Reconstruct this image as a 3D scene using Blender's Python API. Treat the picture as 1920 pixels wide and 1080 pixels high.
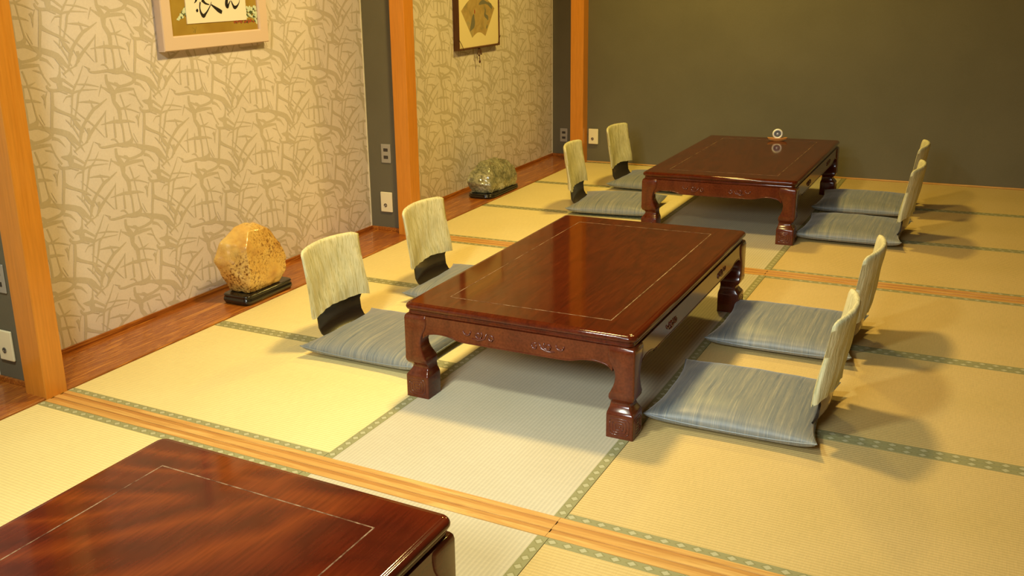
import bpy, bmesh, math, random
from mathutils import Vector, Matrix, noise
random.seed(7)
for o in list(bpy.data.objects): bpy.data.objects.remove(o)
SC = bpy.context.scene
COL = SC.collection
# ------------------------------------------------------------------ camera
CP = (3.11897917, -2.35034831, 1.50653138)
yaw, pitch, roll, FPX = -0.549970403, 0.280644874, -0.0397316779, 1818.16237
PX, PY = -177.078644, -38.8307807
sy, cy_, sp, cp_, sr, cr = math.sin(yaw), math.cos(yaw), math.sin(pitch), math.cos(pitch), math.sin(roll), math.cos(roll)
fwd = Vector((sy*cp_, cy_*cp_, -sp)); rt = Vector((cy_, -sy, 0)); up = rt.cross(fwd)
r2 = cr*rt + sr*up; u2 = -sr*rt + cr*up
cam = bpy.data.cameras.new('camera'); cam.sensor_width = 36; cam.sensor_fit = 'HORIZONTAL'
cam.lens = FPX/1920*36; cam.shift_x = -PX/1920; cam.shift_y = PY/1920; cam.clip_start = .05
co = bpy.data.objects.new('camera', cam); COL.objects.link(co)
co.matrix_world = Matrix(((r2.x, u2.x, -fwd.x, CP[0]), (r2.y, u2.y, -fwd.y, CP[1]), (r2.z, u2.z, -fwd.z, CP[2]), (0, 0, 0, 1)))
SC.camera = co
# ------------------------------------------------------------------ light
wd = bpy.data.worlds.new('world'); SC.world = wd; wd.use_nodes = True
wd.node_tree.nodes['Background'].inputs[0].default_value = (.8, .85, 1, 1)
wd.node_tree.nodes['Background'].inputs[1].default_value = .05
SC.view_settings.view_transform = 'Standard'; SC.view_settings.look = 'None'
SC.view_settings.gamma = 1; SC.view_settings.use_curve_mapping = False
SC.view_settings.exposure = 0.0
def area(name, loc, size, power, col, rot=(0, 0, 0), shape='DISK', size_y=None):
    l = bpy.data.lights.new(name, 'AREA'); l.shape = shape; l.size = size; l.energy = power; l.color = col
    if size_y: l.size_y = size_y
    o = bpy.data.objects.new(name, l); COL.objects.link(o); o.location = loc; o.rotation_euler = rot
    return o
area('ceiling_lamp', (1.3, -1.45, 2.74), .34, 72, (.93, 1.0, .80))
area('ceiling_lamp', (1.3, 1.45, 2.74), .34, 73, (1.0, .73, .26))
area('ceiling_lamp', (1.2, 4.2, 2.74), .34, 49, (1.0, .74, .17))
area('cool_fill_behind', (2.0, -4.6, 1.25), 4.0, 9, (.55, .75, 1.0), (math.radians(88), 0, 0), 'RECTANGLE', 2.2)  # added cool fill from behind the camera, no known window there
angled_fill = area('angled_cool_fill', (2.1, -3.3, 2.3), 1.5, 12.5, (.90, 1.0, 1.0), (0, 0, 0), 'RECTANGLE', .7)  # added shaded fill aimed under the middle table, not a known fixture
angled_fill.rotation_euler = (Vector((1.8, 1.3, .0))-Vector((2.1, -3.3, 2.3))).to_track_quat('-Z', 'Y').to_euler()
angled_fill.data.spread = math.radians(46)

# ------------------------------------------------------------------ materials
def mat(name, base=(.5, .5, .5), rough=.5, metal=0, coat=0, spec=.5, coatr=.05):
    m = bpy.data.materials.new(name); m.use_nodes = True
    b = m.node_tree.nodes['Principled BSDF']
    b.inputs['Base Color'].default_value = (*base, 1); b.inputs['Roughness'].default_value = rough
    b.inputs['Metallic'].default_value = metal; b.inputs['Coat Weight'].default_value = coat
    b.inputs['Coat Roughness'].default_value = coatr; b.inputs['Specular IOR Level'].default_value = spec
    m['bsdf'] = 1
    return m
class N:
    def __init__(s, m): s.t = m.node_tree; s.b = s.t.nodes['Principled BSDF']
    def new(s, typ, **kw):
        n = s.t.nodes.new(typ)
        for k, v in kw.items():
            if k.startswith('_'): setattr(n, k[1:], v)
            else: n.inputs[k].default_value = v
        return n
    def link(s, a, b): s.t.links.new(a, b)
    def coord(s, scale=(1, 1, 1), kind='Object', rot=(0, 0, 0)):
        tc = s.new('ShaderNodeTexCoord'); mp = s.new('ShaderNodeMapping')
        mp.inputs['Scale'].default_value = scale; mp.inputs['Rotation'].default_value = rot
        s.link(tc.outputs[kind], mp.inputs[0]); return mp.outputs[0]
    def noise(s, vec, scale=5, detail=3, rough=.5, dist=0):
        n = s.new('ShaderNodeTexNoise'); n.inputs['Scale'].default_value = scale; n.inputs['Detail'].default_value = detail
        n.inputs['Roughness'].default_value = rough; n.inputs['Distortion'].default_value = dist
        s.link(vec, n.inputs['Vector']); return n.outputs['Fac']
    def ramp(s, fac, stops):
        r = s.new('ShaderNodeValToRGB'); e = r.color_ramp.elements
        while len(e) < len(stops): e.new(.5)
        for i, (p, c) in enumerate(stops):
            e[i].position = p; e[i].color = (*c, 1) if len(c) == 3 else c
        s.link(fac, r.inputs[0]); return r.outputs[0]
    def mix(s, a, b, fac, mode='MIX'):
        m = s.new('ShaderNodeMix', _data_type='RGBA', _blend_type=mode)
        for sock, v in ((m.inputs[0], fac), (m.inputs[6], a), (m.inputs[7], b)):
            if hasattr(v, 'links') or hasattr(v, 'is_linked'): s.link(v, sock)
            else: sock.default_value = v if not isinstance(v, tuple) else ((*v, 1) if len(v) == 3 else v)
        return m.outputs[2]
    def bump(s, h, strength=.3, dist=.01):
        b = s.new('ShaderNodeBump'); b.inputs['Strength'].default_value = strength; b.inputs['Distance'].default_value = dist
        s.link(h, b.inputs['Height']); s.link(b.outputs[0], s.b.inputs['Normal'])
    def color(s, c): s.link(c, s.b.inputs['Base Color'])

def wood(name, c1, c2, c3, axis='X', scale=1.0, rough=.4, coat=0, bump=.05, dist=2.5, coatr=.05, spec=.5):
    """long grain along axis: stretched noise through a ring-like ramp"""
    m = mat(name, c1, rough, coat=coat, coatr=coatr, spec=spec); n = N(m)
    s = {'X': (.35, 6, 6), 'Y': (6, .35, 6), 'Z': (6, 6, .35)}[axis]
    v = n.coord(tuple(k*scale for k in s))
    a = n.noise(v, 3, 6, .6, dist)
    b = n.noise(v, 22, 3, .6)
    col = n.ramp(a, [(.30, c1), (.5, c2), (.62, c1), (.72, c3)])
    col = n.mix(col, (.55, .5, .45), n.ramp(b, [(.35, (0, 0, 0)), (.75, (.35, .35, .35))]), 'MULTIPLY')
    n.color(col); n.bump(b, bump, .002)
    return m
M = {}
M['post'] = wood('varnished_post_wood', (.64, .235, .022), (.67, .255, .027), (.60, .21, .018), 'Z', .7, .32, .25, .03)
M['board'] = wood('alcove_board_wood', (.56, .20, .026), (.27, .065, .008), (.62, .26, .04), 'Y', 1.0, .32, .25, .05, 4.5)
M['sill'] = wood('sill_wood', (.72, .42, .12), (.60, .30, .07), (.78, .48, .16), 'X', .8, .6, 0, .05)
M['groove'] = wood('sill_groove_wood', (.55, .27, .06), (.48, .21, .045), (.6, .32, .08), 'X', .8, .5)

def grass_mat(name, c1, c2, axis, pitch=.0135):
    m = mat(name, c1, .62, spec=.3); n = N(m)
    tc = n.new('ShaderNodeTexCoord'); sep = n.new('ShaderNodeSeparateXYZ'); n.link(tc.outputs['Object'], sep.inputs[0])
    acr = sep.outputs['Y'] if axis == 'X' else sep.outputs['X']
    alo = sep.outputs['X'] if axis == 'X' else sep.outputs['Y']
    mu = n.new('ShaderNodeMath', _operation='MULTIPLY'); n.link(acr, mu.inputs[0]); mu.inputs[1].default_value = 2*math.pi/pitch
    si = n.new('ShaderNodeMath', _operation='SINE'); n.link(mu.outputs[0], si.inputs[0])
    v = n.coord((20, 300, 20) if axis == 'Y' else (300, 20, 20))
    fine = n.noise(v, 1, 3, .6)
    big = n.noise(n.coord(), 2.5, 2)
    rib = n.ramp(si.outputs[0], [(0, (.90, .90, .90)), (.35, (1, 1, 1))])
    col = n.mix(c1, c2, n.ramp(big, [(.35, (0, 0, 0)), (.7, (1, 1, 1))]))
    col = n.mix(col, rib, 1.0, 'MULTIPLY')
    col = n.mix(col, n.ramp(fine, [(.3, (.86, .86, .84)), (.7, (1.05, 1.05, 1.05))]), .6, 'MULTIPLY')
    n.color(col)
    ad = n.new('ShaderNodeMath', _operation='ADD'); n.link(si.outputs[0], ad.inputs[0]); n.link(fine, ad.inputs[1])
    n.bump(ad.outputs[0], .25, .0012)
    return m
M['mat_lit'] = grass_mat('rush_mat_lit_golden', (.81, .66, .295), (.84, .69, .32), 'X')  # left mats: stronger lighting on this side painted in as a brighter base
M['mat_sheen_pale'] = grass_mat('rush_mat_painted_sheen', (.61, .535, .37), (.65, .575, .41), 'Y')  # centre mats: whitish sheen of the turned weave painted in as a paler base
M['mat_falloff'] = grass_mat('rush_mat_painted_falloff', (.66, .48, .185), (.70, .51, .21), 'X')  # right mats: light falloff painted in as a darker, more orange base
# woven border tape: green with pale lozenges (UV: u along in metres, v across 0..1 per tape)
m = mat('border_tape', (.2, .2, .1), .7); n = N(m)
tc = n.new('ShaderNodeTexCoord'); sep = n.new('ShaderNodeSeparateXYZ'); n.link(tc.outputs['UV'], sep.inputs[0])
def math2(n, op, a, b=None):
    q = n.new('ShaderNodeMath', _operation=op)
    for i, x in enumerate((a, b)):
        if x is None: continue
        if isinstance(x, (int, float)): q.inputs[i].default_value = x
        else: n.link(x, q.inputs[i])
    return q.outputs[0]
uu = math2(n, 'MULTIPLY', sep.outputs['X'], 1/.046)
fr = math2(n, 'ABSOLUTE', math2(n, 'SUBTRACT', math2(n, 'FRACT', uu), .5))
vv = math2(n, 'ABSOLUTE', math2(n, 'SUBTRACT', sep.outputs['Y'], .5))
d = math2(n, 'ADD', math2(n, 'MULTIPLY', fr, 1.9), math2(n, 'MULTIPLY', vv, 1.5))
f = n.noise(n.coord((1, 1, 1)), 260, 2)
d2 = math2(n, 'ADD', d, math2(n, 'MULTIPLY', f, .25))
col = n.ramp(d2, [(.58, (.46, .43, .25)), (.70, (.265, .245, .095)), (.82, (.235, .215, .085)), (.9, (.30, .28, .125))])
n.color(col); n.bump(f, .3, .001); M['tape'] = m

def plaster(name, c, sc=180, bump=.15, rough=.9):
    m = mat(name, c, rough, spec=.2); n = N(m)
    f = n.noise(n.coord(), sc, 4, .7)
    g = n.noise(n.coord(), 3, 3)
    col = n.mix(tuple(k*.88 for k in c), tuple(k*1.1 for k in c), f)
    col = n.mix(col, n.ramp(g, [(.3, (.94, .94, .94)), (.7, (1.04, 1.04, 1.04))]), 1.0, 'MULTIPLY')
    n.color(col); n.bump(f, bump, .002); return m
M['grey_wall'] = plaster('grey_green_wallcovering', (.150, .135, .092))
M['paper'] = plaster('wallpaper_ground', (.74, .655, .61), 120, .05, .75)
M['print'] = plaster('wallpaper_print', (.57, .495, .40), 120, .05, .6)
M['ceiling'] = wood('ceiling_boards', (.42, .27, .13), (.36, .22, .10), (.46, .31, .16), 'Y', 1, .5)
M['caulk'] = mat('cream_caulk', (.80, .74, .58), .6)

def lacquer(name, c1, c2, c3, axis='Y', swirl=1.5, rough=.16, sc=1.0):
    m = mat(name, c1, rough, coat=.0, spec=.42); n = N(m)
    s = {'Y': (5*sc, 1.1*sc, 5*sc), 'Z': (5*sc, 5*sc, 1.2*sc), 'B': (3*sc, 3*sc, 3*sc)}[axis]
    v = n.coord(s)
    w = n.noise(v, 1.1, 3, .5, swirl)
    mu = math2(n, 'FRACT', math2(n, 'MULTIPLY', w, 7.0))
    tri = math2(n, 'ABSOLUTE', math2(n, 'SUBTRACT', mu, .5))
    fine = n.noise(n.coord((60, 4, 60)), 2, 3)
    col = n.ramp(tri, [(0, c3), (.20, c1), (.5, c2)])
    col = n.mix(col, n.ramp(fine, [(.3, (.75, .72, .70)), (.7, (1.12, 1.1, 1.1))]), 1.0, 'MULTIPLY')
    n.color(col)
    return m
M['top'] = lacquer('rosewood_lacquer_top', (.078, .0115, .003), (.088, .0135, .003), (.064, .010, .003), 'Y', .8, .075)
M['top_burl'] = lacquer('rosewood_lacquer_burl_top', (.090, .011, .003), (.150, .024, .004), (.062, .008, .003), 'B', 1.4, .09, .26)
M['leg'] = lacquer('rosewood_lacquer_legs', (.100, .020, .006), (.115, .024, .007), (.085, .016, .005), 'Z', .6, .16, .6)
m = mat('worn_inlay_line', (.26, .17, .10), .4); n = N(m)
n.color(n.ramp(n.noise(n.coord(), 26, 4, .7), [(.42, (.07, .018, .008)), (.60, (.30, .19, .11))])); M['inlay'] = m
M['carve'] = mat('carved_lacquer', (.10, .02, .012), .15, spec=.8)

m = mat('satin_cushion_cloth', (.2, .2, .2), .42, spec=.35); n = N(m)
tc = n.new('ShaderNodeTexCoord'); mp = n.new('ShaderNodeMapping'); mp.inputs['Scale'].default_value = (1, .02, .02); n.link(tc.outputs['Object'], mp.inputs[0])
a = n.noise(mp.outputs[0], 95, 6, .9); b = n.noise(mp.outputs[0], 260, 2, .6)
col = n.ramp(a, [(.34, (.09, .11, .125)), (.45, (.165, .180, .175)), (.56, (.22, .215, .18)), (.66, (.37, .34, .25))])
col = n.mix(col, (.46, .42, .28), n.ramp(b, [(.60, (0, 0, 0)), (.70, (.45, .45, .45))]))
n.color(col); n.bump(b, .12, .001)
n.b.inputs['Sheen Weight'].default_value = .25; n.b.inputs['Sheen Roughness'].default_value = .4
M['cushion'] = m
m = mat('cushion_seam', (.20, .23, .25), .25, spec=.7); M['seam'] = m
m = mat('crinkled_cover_cloth', (.6, .6, .3), .75, spec=.25); n = N(m)
tc = n.new('ShaderNodeTexCoord'); mp = n.new('ShaderNodeMapping'); mp.inputs['Scale'].default_value = (1, 1, .06); n.link(tc.outputs['Object'], mp.inputs[0])
a = n.noise(mp.outputs[0], 110, 3, .6, .4); b = n.noise(n.coord(), 9, 3)
col = n.ramp(a, [(.33, (.52, .48, .25)), (.44, (.68, .62, .36)), (.62, (.76, .70, .44))])
col = n.mix(col, n.ramp(b, [(.3, (.88, .90, .88)), (.7, (1.04, 1.03, 1.0))]), 1.0, 'MULTIPLY')
n.color(col); n.bump(a, .75, .005); M['cover'] = m
M['ply'] = mat('black_brown_lacquered_ply', (.018, .012, .008), .22, spec=.5)
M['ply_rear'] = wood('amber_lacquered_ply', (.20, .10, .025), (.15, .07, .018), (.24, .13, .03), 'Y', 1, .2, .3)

m = mat('ochre_stone', (.6, .4, .1), .22, coat=.9); n = N(m)
v = n.coord((1, 1, 1)); a = n.noise(v, 7, 4, .6); b = n.noise(v, 75, 4, .75); c = n.noise(v, 3.2, 2)
col = n.ramp(a, [(.32, (.50, .24, .05)), (.5, (.70, .42, .10)), (.7, (.76, .52, .16))])
pores = n.ramp(b, [(.40, (.22, .10, .03)), (.50, (1, 1, 1))])
msk = n.ramp(c, [(.42, (0, 0, 0)), (.55, (1, 1, 1))])
col = n.mix(col, n.mix(col, pores, 1.0, 'MULTIPLY'), msk)
n.color(col); n.bump(b, .5, .004); M['stone1'] = m
m = mat('olive_stone', (.3, .3, .15), .16, coat=1.0); n = N(m)
v = n.coord((1, 1, 1)); a = n.noise(v, 14, 5, .7); b = n.noise(v, 60, 4, .7)
col = n.ramp(a, [(.30, (.05, .07, .04)), (.42, (.24, .23, .12)), (.55, (.40, .37, .20)), (.68, (.62, .58, .40))])
col = n.mix(col, n.ramp(b, [(.36, (.3, .28, .2)), (.5, (1, 1, 1))]), .8, 'MULTIPLY')
n.color(col); n.bump(b, 1.0, .012); M['stone2'] = m
M['black_lacquer'] = mat('black_lacquer_stand', (.010, .008, .006), .16, spec=.7)
M['frame1'] = mat('pinkish_cream_frame', (.72, .55, .45), .5)
m = mat('gold_foil', (.50, .30, .05), .38, metal=.35); n = N(m)
a = n.noise(n.coord((1, 1, 1)), 4, 3); n.color(n.ramp(a, [(.35, (.42, .24, .035)), (.65, (.54, .36, .07))])); M['gold'] = m
M['card'] = mat('ivory_card', (.84, .77, .66), .7)
M['ink'] = mat('black_ink', (.012, .009, .008), .5)
M['petal'] = mat('pale_green_petals', (.62, .70, .52), .7)
M['leafd'] = mat('dark_green_leaf', (.06, .09, .03), .7)
M['redp'] = mat('russet_paint', (.35, .06, .02), .7)
M['frame2'] = wood('brown_stained_frame', (.13, .045, .015), (.09, .03, .01), (.16, .06, .02), 'Z', 3, .35)
M['matboard'] = mat('cream_mount', (.82, .68, .38), .8)
m = mat('fan_painting_silk', (.4, .3, .12), .8); n = N(m)
a = n.noise(n.coord(), 9, 4, .6, .6)
n.color(n.ramp(a, [(.3, (.24, .20, .09)), (.48, (.42, .28, .10)), (.6, (.46, .33, .13)), (.75, (.30, .28, .15))])); M['fan'] = m
M['fangrey'] = mat('ink_wash_grey', (.17, .155, .10), .8)
M['cord'] = mat('brown_cord', (.10, .04, .015), .7)
M['plate_grey'] = mat('brushed_grey_plate', (.42, .40, .36), .35, metal=.3)
M['plate_cream'] = mat('cream_plastic', (.84, .76, .52), .4)
M['dark'] = mat('dark_plastic', (.03, .022, .015), .5)
M['jack'] = mat('steel_jack', (.55, .52, .46), .25, metal=.9)
M['white'] = mat('white_enamel', (.86, .84, .76), .3)
M['hubgrey'] = mat('grey_felt', (.14, .14, .15), .5)
M['hublight'] = mat('silver_hub', (.55, .55, .56), .3, metal=.3)
M['stand'] = mat('orange_wood_stand', (.62, .27, .07), .45)

# ------------------------------------------------------------------ helpers
def link(name, me, m, parent=None):
    o = bpy.data.objects.new(name, me); COL.objects.link(o)
    for k in (m if isinstance(m, (list, tuple)) else [m]): me.materials.append(k)
    if parent: o.parent = parent
    return o
def obj(name, bm, m, parent=None, smooth=False, bevel=0, seg=2, ang=35):
    me = bpy.data.meshes.new(name); bm.normal_update(); bm.to_mesh(me); bm.free()
    if smooth:
        for p in me.polygons: p.use_smooth = True
    o = link(name, me, m, parent)
    if bevel:
        b = o.modifiers.new('bevel', 'BEVEL'); b.width = bevel; b.segments = seg; b.limit_method = 'ANGLE'; b.angle_limit = math.radians(ang)
        for p in me.polygons: p.use_smooth = True
        try:
            w = o.modifiers.new('wn', 'WEIGHTED_NORMAL'); w.keep_sharp = True
        except Exception: pass
    return o
def box(bm, x0, x1, y0, y1, z0, z1, mi=0):
    v = [bm.verts.new(p) for p in ((x0,y0,z0),(x1,y0,z0),(x1,y1,z0),(x0,y1,z0),(x0,y0,z1),(x1,y0,z1),(x1,y1,z1),(x0,y1,z1))]
    for f in ((0,3,2,1),(4,5,6,7),(0,1,5,4),(1,2,6,5),(2,3,7,6),(3,0,4,7)):
        bm.faces.new([v[i] for i in f]).material_index = mi
def boxo(name, a, m, parent=None, bevel=0):
    bm = bmesh.new(); box(bm, *a); return obj(name, bm, m, parent, bevel=bevel)
def tube(bm, pts, rads, seg=8, closed=False, mi=0):
    P = [Vector(p) for p in pts]; nP = len(P); rings = []
    if not isinstance(rads, (list, tuple)): rads = [rads]*nP
    for i, p in enumerate(P):
        a = P[(i-1) % nP] if (closed or i > 0) else p; b = P[(i+1) % nP] if (closed or i < nP-1) else p
        t = (b-a).normalized(); ref = Vector((0, 0, 1)) if abs(t.z) < .9 else Vector((1, 0, 0))
        s = t.cross(ref).normalized(); q = s.cross(t)
        rings.append([bm.verts.new(p + rads[i]*(math.cos(k*2*math.pi/seg)*s + math.sin(k*2*math.pi/seg)*q)) for k in range(seg)])
    for i in range(nP if closed else nP-1):
        A, B = rings[i], rings[(i+1) % nP]
        for k in range(seg): bm.faces.new((A[k], A[(k+1) % seg], B[(k+1) % seg], B[k])).material_index = mi
    if not closed:
        bm.faces.new(rings[0][::-1]); bm.faces.new(rings[-1])
def lathe(bm, prof, c, axis='Z', seg=32, mi=0):
    rings = []
    for r, h in prof:
        ring = []
        for k in range(seg):
            a = 2*math.pi*k/seg; x, y = r*math.cos(a), r*math.sin(a)
            p = {'Z': (x, y, h), 'Y': (x, h, y), 'X': (h, x, y)}[axis]
            ring.append(bm.verts.new((c[0]+p[0], c[1]+p[1], c[2]+p[2])))
        rings.append(ring)
    for A, B in zip(rings, rings[1:]):
        for k in range(seg): bm.faces.new((A[k], A[(k+1) % seg], B[(k+1) % seg], B[k])).material_index = mi
    bm.faces.new(rings[0][::-1]).material_index = mi; bm.faces.new(rings[-1]).material_index = mi
    bmesh.ops.recalc_face_normals(bm, faces=bm.faces)
def loft(bm, loops, cap=True):
    R = [[bm.verts.new(p) for p in L] for L in loops]
    for A, B in zip(R, R[1:]):
        for k in range(len(A)): bm.faces.new((A[k], A[(k+1) % len(A)], B[(k+1) % len(A)], B[k]))
    if cap: bm.faces.new(R[0][::-1]); bm.faces.new(R[-1])
def prism(bm, poly, f, d0, d1):
    """poly 2D points; f(u,v,d)->3D; filled by triangulation"""
    A = [bm.verts.new(f(u, v, d0)) for u, v in poly]; B = [bm.verts.new(f(u, v, d1)) for u, v in poly]
    nn = len(poly)
    fa = bm.faces.new(A[::-1]); fb = bm.faces.new(B)
    for k in range(nn): bm.faces.new((A[k], A[(k+1) % nn], B[(k+1) % nn], B[k]))
    bmesh.ops.triangulate(bm, faces=[fa, fb]); bmesh.ops.recalc_face_normals(bm, faces=bm.faces)
def catmull(pts, n=4):
    out = []
    P = [pts[0]] + list(pts) + [pts[-1]]
    for i in range(1, len(P)-2):
        for k in range(n):
            t = k/n
            out.append(tuple(.5*((2*P[i][j]) + (-P[i-1][j]+P[i+1][j])*t + (2*P[i-1][j]-5*P[i][j]+4*P[i+1][j]-P[i+2][j])*t*t + (-P[i-1][j]+3*P[i][j]-3*P[i+1][j]+P[i+2][j])*t**3) for j in range(len(P[i]))))
    out.append(tuple(pts[-1])); return out
def stroke(bm, pts, f, mi=0, n=3):
    """tapered flat brush stroke; pts (u, v, halfwidth) -> strip of faces through f(u,v)"""
    Q = catmull(pts, n); L, Rr = [], []
    for i, (u, v, w) in enumerate(Q):
        a = Q[max(0, i-1)]; b = Q[min(len(Q)-1, i+1)]
        dx, dy = b[0]-a[0], b[1]-a[1]; l = math.hypot(dx, dy) or 1; w = max(w, 1e-5)
        L.append(bm.verts.new(f(u-dy/l*w, v+dx/l*w))); Rr.append(bm.verts.new(f(u+dy/l*w, v-dx/l*w)))
    for i in range(len(Q)-1):
        fc = bm.faces.new((Rr[i], Rr[i+1], L[i+1], L[i])); fc.material_index = mi
def tag(o, label, cat, group=None):
    o['label'] = label; o['category'] = cat
    if group: o['group'] = group
    return o
def empty(name, loc, label=None, cat=None, group=None, rz=0):
    o = bpy.data.objects.new(name, None); COL.objects.link(o); o.location = loc; o.rotation_euler.z = rz
    o.empty_display_size = .1
    if label: tag(o, label, cat, group)
    return o
def struct(name, bm, m, **k):
    o = obj(name, bm, m, **k); o['kind'] = 'structure'; return o
def copy_tree(o, parent=None):
    c = o.copy(); COL.objects.link(c)
    if parent: c.parent = parent
    for ch in o.children: copy_tree(ch, c)
    return c

# ------------------------------------------------------------------ room shell
WX = -.345          # face of the papered recess wall
Y1a, Y1b, Y2a, Y2b, YB = -.113, 0.0, 2.69, 2.80, 5.70
XR, YF, H = 4.45, -4.7, 2.8
def sbox(name, a, m, bevel=0):
    bm = bmesh.new(); box(bm, *a); return struct(name, bm, m, bevel=bevel)
sbox('floor', (-.6, XR+.1, YF-.1, 5.95, -.20, -.056), M['sill'])
sbox('ceiling', (-.6, XR+.1, YF-.1, 5.95, H, H+.1), M['ceiling'])
sbox('wall_right', (XR, XR+.12, YF-.1, 5.95, -.2, H), M['grey_wall'])
sbox('wall_front', (-.6, XR+.1, YF-.12, YF, -.2, H), M['paper'])
# back wall, running a little askew to the mats
bm = bmesh.new()
f = lambda u, v, d: (u, v, d)
prism(bm, [(.03, 5.525), (XR+.05, 5.40), (XR+.05, 5.62), (.03, 5.75)], f, .0012, H)
struct('wall_back', bm, M['grey_wall'])
bm = bmesh.new(); prism(bm, [(.055, 5.517), (XR, 5.392), (XR, 5.402), (.055, 5.526)], f, .0012, .012)
struct('baseboard_back', bm, M['sill'], bevel=.002)
# wallpaper strokes digitised for one repeat of the pattern (pattern units, half widths)
STR = [
 [(610,0,12),(620,90,16),(680,200,28),(690,300,18),(740,380,22),(755,500,18)],
 [(560,130,3),(640,180,14),(700,210,22)], [(690,90,6),(740,130,18),(700,200,16)], [(720,185,14),(800,165,15),(895,158,8)],
 [(890,160,6),(930,270,5),(990,370,8)], [(620,80,5),(700,110,9),(760,130,11),(870,90,13),(900,40,22),(870,0,18)],
 [(670,-20,10),(780,-28,12),(870,0,20),(950,20,22),(1050,60,24),(1110,130,18),(1160,190,9),(1200,260,1)],
 [(900,90,14),(960,110,9),(1020,190,1)], [(1070,60,4),(1070,240,9),(1060,300,26),(1080,400,24)],
 [(980,290,2),(1050,310,24),(1120,300,3)], [(1100,250,8),(1160,190,7),(1230,150,2)], [(1230,0,14),(1240,100,13),(1200,160,2)],
 [(1110,20,2),(1180,160,4)], [(955,360,8),(980,410,12),(1060,412,12),(1100,390,20),(1190,440,14)],
 [(1085,290,9),(1160,350,9),(1210,390,5)], [(1280,150,2),(1240,290,6),(1190,420,9),(1180,550,8),(1170,800,3)],
 [(1330,260,1),(1290,370,5),(1240,450,9),(1230,560,9),(1190,800,5)], [(1200,350,2),(1320,350,6),(1430,375,2)],
 [(1190,440,8),(1270,410,6),(1420,405,1)], [(1455,350,6),(1430,480,1)], [(750,220,6),(790,340,6),(830,510,4)],
 [(860,330,1),(800,370,8),(740,380,8)], [(740,370,6),(860,390,5),(950,430,2)], [(840,210,2),(890,225,6),(930,250,1)],
 [(340,300,1),(460,295,9),(560,320,2)], [(620,265,3),(540,340,10),(490,380,14),(430,480,13),(400,540,14),(375,620,16),(365,740,7)],
 [(450,270,1),(490,370,10)], [(270,330,1),(370,440,4),(480,540,6),(600,690,1)], [(610,390,1),(590,440,6),(510,560,12),(450,660,15),(430,720,3)],
 [(610,390,1),(605,520,5),(620,690,8)], [(560,550,1),(680,520,10),(740,520,14),(850,520,8),(910,540,1)],
 [(690,460,2),(695,560,9),(710,700,9)], [(755,500,12),(780,600,8),(800,770,9)], [(830,500,4),(855,620,5),(880,720,7)],
 [(880,690,2),(860,770,26),(780,785,18),(720,780,11),(600,800,9),(550,790,5),(540,750,7)], [(660,720,2),(700,715,7),(740,770,4)],
 [(880,700,2),(930,790,5),(970,830,14)], [(890,660,1),(940,770,3)], [(920,460,14),(940,510,9),(945,600,1)],
 [(960,420,2),(940,520,4),(935,560,1)], [(1000,410,12),(1005,560,15),(1000,700,12),(1000,820,12)],
 [(1010,590,18),(1050,620,13),(1130,660,10),(1190,690,11),(1260,740,2)], [(1100,540,1),(1130,480,4),(1180,470,7)],
 [(1040,410,2),(1140,450,5)], [(290,460,6),(320,510,16),(350,560,18),(400,620,8)], [(230,480,2),(300,560,7),(360,680,5)],
 [(400,560,5),(440,640,3)], [(240,660,5),(290,730,9),(330,790,5)], [(500,735,1),(560,770,5)], [(300,800,1),(340,860,1)],
]
# pattern units -> metres on the wall (u along y, v up)
A0 = (.782, 1.159); AX = (.493/890, -.003/890); 
def pw(cu, cv):
    # repeat vectors (890,240)->(+.493,-.153); (100,820)->(+.001,-.333)
    # solve pattern coords in the lattice basis
    det = 890*820-240*100
    a = (cu*820-cv*100)/det; b = (890*cv-240*cu)/det
    return a*.500+b*.004, -a*.149-b*.333
def print_on(bm, ya, yb, z0, z1):
    b2 = bmesh.new()
    for a in range(-4, 14):
        for b in range(-10, 14):
            oy = A0[0]+a*.500+b*.004; oz = A0[1]-a*.149-b*.333
            if oy < ya-1.0 or oy > yb+.4 or oz < z0-.1 or oz > z1+.6: continue
            for si, s in enumerate(STR):
                q = []
                for cu, cv, w in s:
                    u, v = pw(cu-750, cv-50); q.append((oy+u, oz+v, w*.00056+.0005))
                stroke(b2, q, lambda u, v: (WX+.0004+si*.000012, u, v), 1, 2)
    for co_, no in (((0, ya, 0), (0, -1, 0)), ((0, yb, 0), (0, 1, 0)), ((0, 0, z0), (0, 0, -1)), ((0, 0, z1), (0, 0, 1))):
        bmesh.ops.bisect_plane(b2, geom=b2.verts[:]+b2.edges[:]+b2.faces[:], plane_co=co_, plane_no=no, clear_outer=True)
    me = bpy.data.meshes.new('t'); b2.to_mesh(me); b2.free(); bm.from_mesh(me); bpy.data.meshes.remove(me)
for ya, yb in ((-2.8, Y1a+.06), (Y1b, Y2a+.06), (Y2b, YB)):
    bm = bmesh.new(); box(bm, WX-.12, WX, ya, yb, -.055, H); print_on(bm, ya+.001, yb-.001, .02, 2.3)
    struct('wall_left', bm, [M['paper'], M['print']])
sbox('wall_left', (-.45, -.12, YF, -2.8, -.055, H), M['paper'])
# grey return walls beside the posts
sbox('wall_return', (WX-.02, -.10, Y1a+.06, Y1b, -.055, H), M['grey_wall'])
sbox('wall_return', (WX-.02, -.09, Y2a+.06, Y2b, -.055, H), M['grey_wall'])
sbox('wall_return', (WX-.1, .05, YB, YB+.12, -.055, H), M['grey_wall'])
# cream beads where paper meets the returns
for i, yy in enumerate((Y1a+.06, Y2a+.06, YB)):
    sbox('trim_%d' % (i+1), (WX, WX+.005, yy-.006, yy, .0, H), M['caulk'])
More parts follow.
